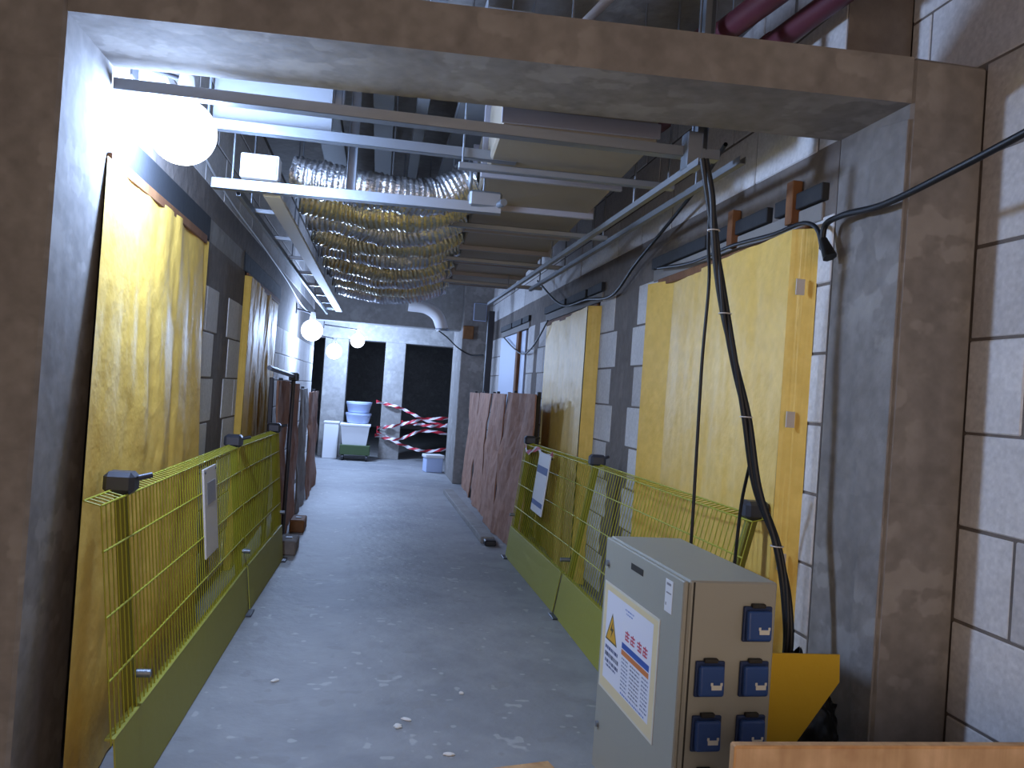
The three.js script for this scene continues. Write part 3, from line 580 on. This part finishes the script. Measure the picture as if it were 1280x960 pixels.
// ------------------------------------------------------------------ socket cabinet
{
  const W = 0.30, D = 0.77, H0 = 0.12, H1 = 1.055;
  const t = thing('socket_cabinet', 'grey-beige electrical cabinet with blue sockets and a warning sheet on its door', 'cabinet', [1.005, 0, -2.46], 0.045);
  // local: x 0..W to the right, z 0..-D away
  mesh('body', cbox(0, W, H0, H1, -D, 0, 0.006), M.cabinet, t);
  mesh('door_seam', cbox(0.012, 0.018, H0 + 0.02, H1 - 0.004, 0.0, 0.0012, 0.0003), M.seam, t);
  const door = mesh('door', cbox(-0.018, -0.001, H0 + 0.02, H1 - 0.004, -D + 0.005, -0.005, 0.004), M.cabinet, t);
  mesh('door_recess', cbox(-0.02, -0.0175, H1 - 0.068, H1 - 0.045, -0.47, -0.35, 0.0008), M.seam, door);
  mesh('lock', rod([-0.018, H1 - 0.10, -D + 0.05], [-0.028, H1 - 0.10, -D + 0.05], 0.012, 14), M.zinc, door);
  mesh('lock', rod([-0.018, H0 + 0.2, -D + 0.05], [-0.028, H0 + 0.2, -D + 0.05], 0.012, 14), M.zinc, door);
  // printed sheet
  const cv = document.createElement('canvas'); cv.width = 768; cv.height = 640; const x = cv.getContext('2d');
  x.fillStyle = '#d8d2c0'; x.fillRect(0, 0, 768, 640); x.fillStyle = '#e0cfa4'; x.fillRect(14, 14, 740, 612); x.fillStyle = '#e4e4ee'; x.fillRect(52, 46, 650, 520);
  let q = 5; const rr = () => { q = (q * 1664525 + 1013904223) >>> 0; return q / 4294967296; };
  const line = (X, Y, w, h, col, gap = 0.25) => { x.fillStyle = col; let p = X; while (p < X + w) { const l = 6 + rr() * 22; x.fillRect(p, Y, Math.min(l, X + w - p), h); p += l + 4 + rr() * 14 * gap; } };
  const glyph = (X, Y, s, col) => { x.fillStyle = col; const k = s / 6; x.fillRect(X, Y + k, s, k); x.fillRect(X + s * 0.45, Y, k, s); x.fillRect(X, Y + s * 0.5, s, k * 0.9); x.fillRect(X + (rr() < 0.5 ? 0 : s * 0.8), Y + s * 0.45, k, s * 0.55); x.fillRect(X + s * 0.1, Y + s - k, s * 0.85, k * 0.9); };
  line(330, 78, 120, 9, '#6f86c0'); line(345, 98, 90, 8, '#7f92c4');
  x.fillStyle = '#dba522'; x.beginPath(); x.moveTo(150, 170); x.lineTo(232, 330); x.lineTo(68, 330); x.closePath(); x.fill(); x.strokeStyle = '#4a3c14'; x.lineWidth = 9; x.stroke();
  x.fillStyle = '#3c3114'; x.beginPath(); x.moveTo(158, 205); x.lineTo(126, 268); x.lineTo(150, 268); x.lineTo(138, 312); x.lineTo(178, 250); x.lineTo(152, 250); x.closePath(); x.fill();
  line(70, 366, 190, 20, '#2d3c70'); line(70, 404, 210, 24, '#2b3050'); line(74, 444, 200, 20, '#2f3c68'); line(92, 474, 150, 12, '#3d4a76');
  for (let i = 0; i < 4; i++) glyph(350 + i * 76 + (i > 1 ? 14 : 0), 190 - 0, 58, '#c0364e');
  x.fillStyle = '#2f55a6'; x.fillRect(310, 272, 370, 34); x.fillStyle = '#d27a3c'; x.fillRect(310, 312, 370, 30);
  for (let r = 0; r < 9; r++) { line(322, 356 + r * 21, 90, 9, '#777f9c'); line(440, 356 + r * 21, 130, 9, '#6a6d84'); line(598, 356 + r * 21, 84, 9, '#737a98'); }
  line(330, 548, 330, 10, '#5c74b4');
  const ct = new THREE.CanvasTexture(cv); ct.colorSpace = THREE.SRGBColorSpace;
  // plane on the door, facing -x: text reads from far (left in the picture) to near
  const sheetZ0 = -0.74, sheetZ1 = -0.17, sy0 = 0.47, sy1 = 0.885;
  const pg = new THREE.BoxGeometry(0.0022, sy1 - sy0, sheetZ1 - sheetZ0); // -x face is group 1
  const pm = std({ map: ct, roughness: 0.35 });
  const ps = shade(new THREE.Mesh(pg, [M.tape, pm, M.tape, M.tape, M.tape, M.tape])); ps.name = 'warning_sheet'; ps.position.set(-0.0192, (sy0 + sy1) / 2, (sheetZ0 + sheetZ1) / 2); ps.userData.label = 'printed warning sheet taped on with cream tape'; door.add(ps);
  const sg = mesh('sticker', cbox(-0.0195, -0.018, 0.925, 1.03, -0.145, -0.085, 0.0005), M.white, door); sg.userData.label = 'small white sticker';
  const st = mesh('sticker_print', [cbox(-0.0199, -0.0194, 1.012, 1.02, -0.135, -0.1, 0.0001), cbox(-0.0199, -0.0194, 0.985, 0.990, -0.135, -0.095, 0.0001), cbox(-0.0199, -0.0194, 0.945, 0.955, -0.138, -0.13, 0.0001)], M.ductBand, sg);
  // sockets
  const sp = [[0.232, 0.925], [0.082, 0.752], [0.232, 0.752], [0.082, 0.582], [0.232, 0.582], [0.082, 0.412], [0.232, 0.412]];
  sp.forEach(([sx, sy], i) => {
    const s = new THREE.Group(); s.name = 'socket'; s.position.set(sx, sy, 0.001); t.add(s);
    mesh('flange', new RoundedBoxGeometry(0.098, 0.112, 0.012, 3, 0.005).translate(0, 0, 0.006), M.socketDark, s);
    mesh('lid', new RoundedBoxGeometry(0.084, 0.094, 0.022, 3, 0.009).rotateX(-0.06).translate(0, -0.002, 0.02), M.socketBlue, s);
    mesh('hinge', new RoundedBoxGeometry(0.046, 0.014, 0.016, 2, 0.004).translate(0, 0.058, 0.01), M.seam, s);
    mesh('mark', [cbox(-0.004, 0.032, -0.03, -0.012, 0.0305, 0.0325, 0.001), cbox(-0.006, 0.002, -0.014, -0.004, 0.0305, 0.0325, 0.001), cbox(0.026, 0.034, -0.014, -0.004, 0.0305, 0.0325, 0.001)], M.mark, s);
  });
  // stand
  mesh('gusset_plate', (() => { const s = new THREE.Shape(); s.moveTo(0, 0.80); s.lineTo(0.285, 0.795); s.lineTo(0.29, 0.705); s.lineTo(0.14, 0.50); s.lineTo(0.06, 0.44); s.lineTo(0, 0.44); s.closePath(); const g = new THREE.ExtrudeGeometry(s, { depth: 0.006, bevelEnabled: true, bevelSize: 0.002, bevelThickness: 0.002, bevelSegments: 1 }); return uvBox(g.translate(0.315, 0, -0.10)); })(), M.yellowPaint, t);
  mesh('bracket_arm', cbox(0.301, 0.325, 0.3, 0.80, -0.14, -0.06, 0.003), M.yellowPaint, t);
  for (const [lx, lz] of [[0.03, -0.03], [W - 0.03, -0.03], [0.03, -D + 0.03], [W - 0.03, -D + 0.03]]) mesh('leg', cbox(lx - 0.02, lx + 0.02, 0, H0, lz - 0.02, lz + 0.02, 0.003), M.steelDark, t);
}
{ // crumpled black bag
  const g = new THREE.SphereGeometry(1, 96, 64), p = g.attributes.position;
  for (let i = 0; i < p.count; i++) { const x = p.getX(i), y = p.getY(i), z = p.getZ(i), u = Math.atan2(z, x) / 6.2832 + 0.5, v = y * 0.5 + 0.5, r = 1 + (fbm(u, v * 0.8, 6, 4, 301) - 0.5) * 0.5 + (Math.abs(fbm(u, v * 0.9, 18, 3, 311) - 0.5)) * 0.3 - 0.05; p.setXYZ(i, x * 0.15 * r, Math.max(0, 0.34 + y * 0.34 * r), z * 0.13 * r); }
  g.computeVertexNormals();
  const t = thing('rubbish_bag', 'black crumpled plastic bag between the yellow plate and the right column', 'bag', [1.64, 0, -2.90]);
  mesh('bag', g, M.bag, t); mesh('knot', new THREE.ConeGeometry(0.03, 0.07, 7).translate(0.0, 0.66, 0), M.bag, t);
}
{ // plywood sheet in the right foreground
  const t = thing('plywood_sheet', 'stained plywood sheet standing on edge in the right foreground', 'board', [0.915, 0, -1.9]);
  mesh('face', cbox(0, 1.22, 0.0, 0.786, -0.01, 0.012, 0.003), M.ply, t);
  mesh('top_edge', cbox(-0.002, 1.222, 0.780, 0.789, -0.0115, 0.0135, 0.002), M.plyEdge, t);
  mesh('side_edge', cbox(-0.004, 0.002, 0.0, 0.786, -0.011, 0.013, 0.001), M.plyEdge, t);
}
{ // board end lying left of the cabinet, chips of plaster
  const t = thing('floor_plank', 'beige plank end lying on the floor left of the cabinet', 'plank', [0.72, 0, -3.45], 0.25);
  mesh('plank', cbox(-0.22, 0.13, 0, 0.03, -0.02, 0.45, 0.004), M.plyEdge, t); mesh('end_grain', cbox(-0.222, 0.132, 0.001, 0.029, 0.45, 0.453, 0.001), M.timber, t);
  const where = [[0.21, -3.92, 'larger of the two white plaster chips side by side in mid floor'], [0.25, -4.0, 'smaller of the two white plaster chips side by side in mid floor'], [0.55, -4.35, 'white plaster chip on the floor left of the grey cabinet'], [0.42, -3.62, 'white plaster chip nearest the plank end on the floor'], [-0.42, -4.5, 'white plaster chip near the left barrier toe board']];
  where.forEach(([x, z, l], i) => {
    const g = new THREE.IcosahedronGeometry(1, 1), p = g.attributes.position, a = R(0.012, 0.03), b = R(0.012, 0.028);
    for (let k = 0; k < p.count; k++) { const X = p.getX(k), Y = p.getY(k), Z = p.getZ(k), r = 1 + 0.3 * Math.sin(X * 5 + i) * Math.cos(Z * 4 + i); p.setXYZ(k, X * a * r, Math.max(0, (Y + 0.6) * 0.008), Z * b * r); }
    g.computeVertexNormals();
    const m = mesh('plaster_chip', g, M.chip); m.position.set(x, 0, z); m.rotation.y = i; tag(m, l, 'rubble', 'white chips scattered on the near floor');
  });
}

// ------------------------------------------------------------------ cables
{
  const c1 = thing('power_cable', 'thick black cable bundle hanging from the ceiling rail down behind the cabinet', 'cable', [0, 0, 0]);
  const path = [[1.262, 2.62, -3.25], [1.30, 2.47, -3.25], [1.325, 2.33, -3.25], [1.36, 2.16, -3.25], [1.395, 1.99, -3.24], [1.45, 1.77, -3.22], [1.50, 1.57, -3.2], [1.56, 1.28, -3.18], [1.63, 1.06, -3.12], [1.665, 0.86, -3.08], [1.665, 0.62, -3.05], [1.60, 0.3, -3.12], [1.5, 0.03, -3.16]];
  const sh = (dx, dz, k) => path.map(([x, y, z], i) => [x + dx * Math.cos(i * 1.1 + k), y, z + dz * Math.sin(i * 1.1 + k)]);
  mesh('strand', tube(sh(0.008, 0.012, 0), 0.014, 120, 8), M.cable, c1); mesh('strand', tube(sh(0.011, 0.010, 2.6), 0.012, 120, 8), M.cable, c1); mesh('strand', tube(sh(0.010, 0.010, 4.4), 0.010, 120, 8), M.cable, c1);
  for (const i of [2, 4, 6, 8]) { const p = path[i]; mesh('tie', new THREE.TorusGeometry(0.024, 0.003, 6, 16).rotateX(Math.PI / 2).translate(...p), M.tape, c1); }
  tag(mesh('power_cable', tube([[1.31, 2.45, -3.27], [1.325, 2.3, -3.3], [1.352, 2.15, -3.33], [1.354, 1.8, -3.35], [1.357, 1.42, -3.35], [1.36, 1.05, -3.35], [1.36, 0.5, -3.36], [1.34, 0.03, -3.38]], 0.0075, 90, 6), M.cable), 'single thin black cable hanging straight down left of the thick bundle', 'cable');
  tag(mesh('power_cable', tube([[1.575, 1.36, -3.30], [1.58, 1.2, -3.36], [1.585, 0.9, -3.40], [1.59, 0.6, -3.42], [1.59, 0.03, -3.42]], 0.008, 50, 6), M.cable), 'short thin black cable beside the near right barrier post', 'cable');
  const c2 = thing('power_cable', 'black cable crossing the right column and running above the yellow sheet', 'cable', [0, 0, 0]);
  mesh('cable', tube([[1.98, 2.62, -1.7], [1.86, 2.50, -2.1], [1.80, 2.425, -2.44], [1.79, 2.39, -2.8], [1.79, 2.405, -3.08], [1.785, 2.385, -3.19], [1.785, 2.29, -3.2]], 0.013, 80, 8), M.cable, c2);
  mesh('cable', tube([[1.785, 2.29, -3.2], [1.78, 2.38, -3.24], [1.77, 2.42, -3.32], [1.76, 2.42, -3.6], [1.775, 2.45, -4.1], [1.79, 2.45, -4.7], [1.79, 2.50, -5.3]], 0.010, 80, 8), M.cable, c2);
  mesh('cable_grip', rod([1.785, 2.33, -3.2], [1.80, 2.25, -3.16], 0.018, 8, 0.03), M.cable, c2);
  tag(mesh('power_cable', tube([[1.56, 2.86, -3.75], [1.70, 2.84, -4.42], [1.75, 2.76, -4.98], [1.78, 2.60, -5.77], [1.80, 2.44, -6.4], [1.79, 2.48, -7.2], [1.77, 2.52, -8.14], [1.72, 2.9, -9.3]], 0.011, 90, 8), M.cable), 'black cable looping along the top of the right wall', 'cable');
  tag(mesh('power_cable', tube([[1.79, 2.42, -8.9], [1.78, 2.2, -9.5], [1.78, 2.1, -10.2], [1.78, 2.2, -11.0], [1.78, 2.4, -12.0]], 0.010, 60, 6), M.cable), 'black cable sagging past the far pale panel on the right', 'cable');
  tag(mesh('power_cable', tube([[0.9, 2.62, -14.2], [1.1, 2.48, -14.1], [1.3, 2.30, -13.97], [1.5, 2.2, -13.95], [1.7, 2.2, -13.7]], 0.012, 40, 6), M.cable), 'thin dark cable slanting across the top of the far end column', 'cable');
}

// ------------------------------------------------------------------ goods at the far end
{
  const a = thing('storage_trolley', 'low dark green trolley at the far left opening', 'trolley', [-0.36, 0.004, -17.3]);
  mesh('deck', cbox(-0.3, 0.3, 0.12, 0.32, -0.25, 0.25, 0.01), M.green, a);
  for (const x of [-0.24, 0.24]) for (const z of [-0.2, 0.2]) mesh('wheel', rod([x - 0.02, 0.06, z], [x + 0.02, 0.06, z], 0.06, 16), M.steelDark, a);
  const b = thing('storage_bin', 'pale rectangular bin standing on the green trolley', 'bin', [-0.38, 0.325, -17.3]);
  mesh('body', hexa([[-0.24, 0, 0.2], [0.24, 0, 0.2], [0.24, 0, -0.2], [-0.24, 0, -0.2]], [[-0.29, 0.4, 0.24], [0.29, 0.4, 0.24], [0.29, 0.4, -0.24], [-0.29, 0.4, -0.24]]), M.white, b); mesh('rim', cbox(-0.31, 0.31, 0.38, 0.43, -0.26, 0.26, 0.01), M.white, b);
  const up = ['lower pale blue tub stacked on the pale bin', 'upper pale blue tub, top of the stack on the pale bin'];
  for (let i = 0; i < 2; i++) {
    const c = thing('plastic_tub', up[i], 'tub', [-0.34, 0.757 + i * 0.225, -17.3]);
    mesh('body', new THREE.LatheGeometry([[0.0, 0.0], [0.2, 0], [0.215, 0.01], [0.25, 0.17]].map((p) => new THREE.Vector2(...p)), 32), M.paleBlue, c); mesh('lid', new THREE.CylinderGeometry(0.262, 0.262, 0.045, 32).translate(0, 0.195, 0), M.paleBlue, c);
  }
  const w = thing('storage_bin', 'white and blue box on the floor by the far right column', 'box', [1.14, 0.004, -15.75], 0.2);
  mesh('body', cbox(-0.16, 0.16, 0, 0.27, -0.14, 0.14, 0.01), M.paleBlue, w); mesh('lid', cbox(-0.18, 0.18, 0.27, 0.33, -0.16, 0.16, 0.01), M.white, w);
  const s = thing('side_box', 'pale box beside the left pillar at the far end', 'box', [-0.86, 0.004, -17.5]); mesh('body', cbox(-0.16, 0.14, 0, 0.72, -0.15, 0.15, 0.01), M.white, s); mesh('lid', cbox(-0.17, 0.15, 0.72, 0.76, -0.16, 0.16, 0.008), M.white, s);
}
renderer.render(scene, camera);
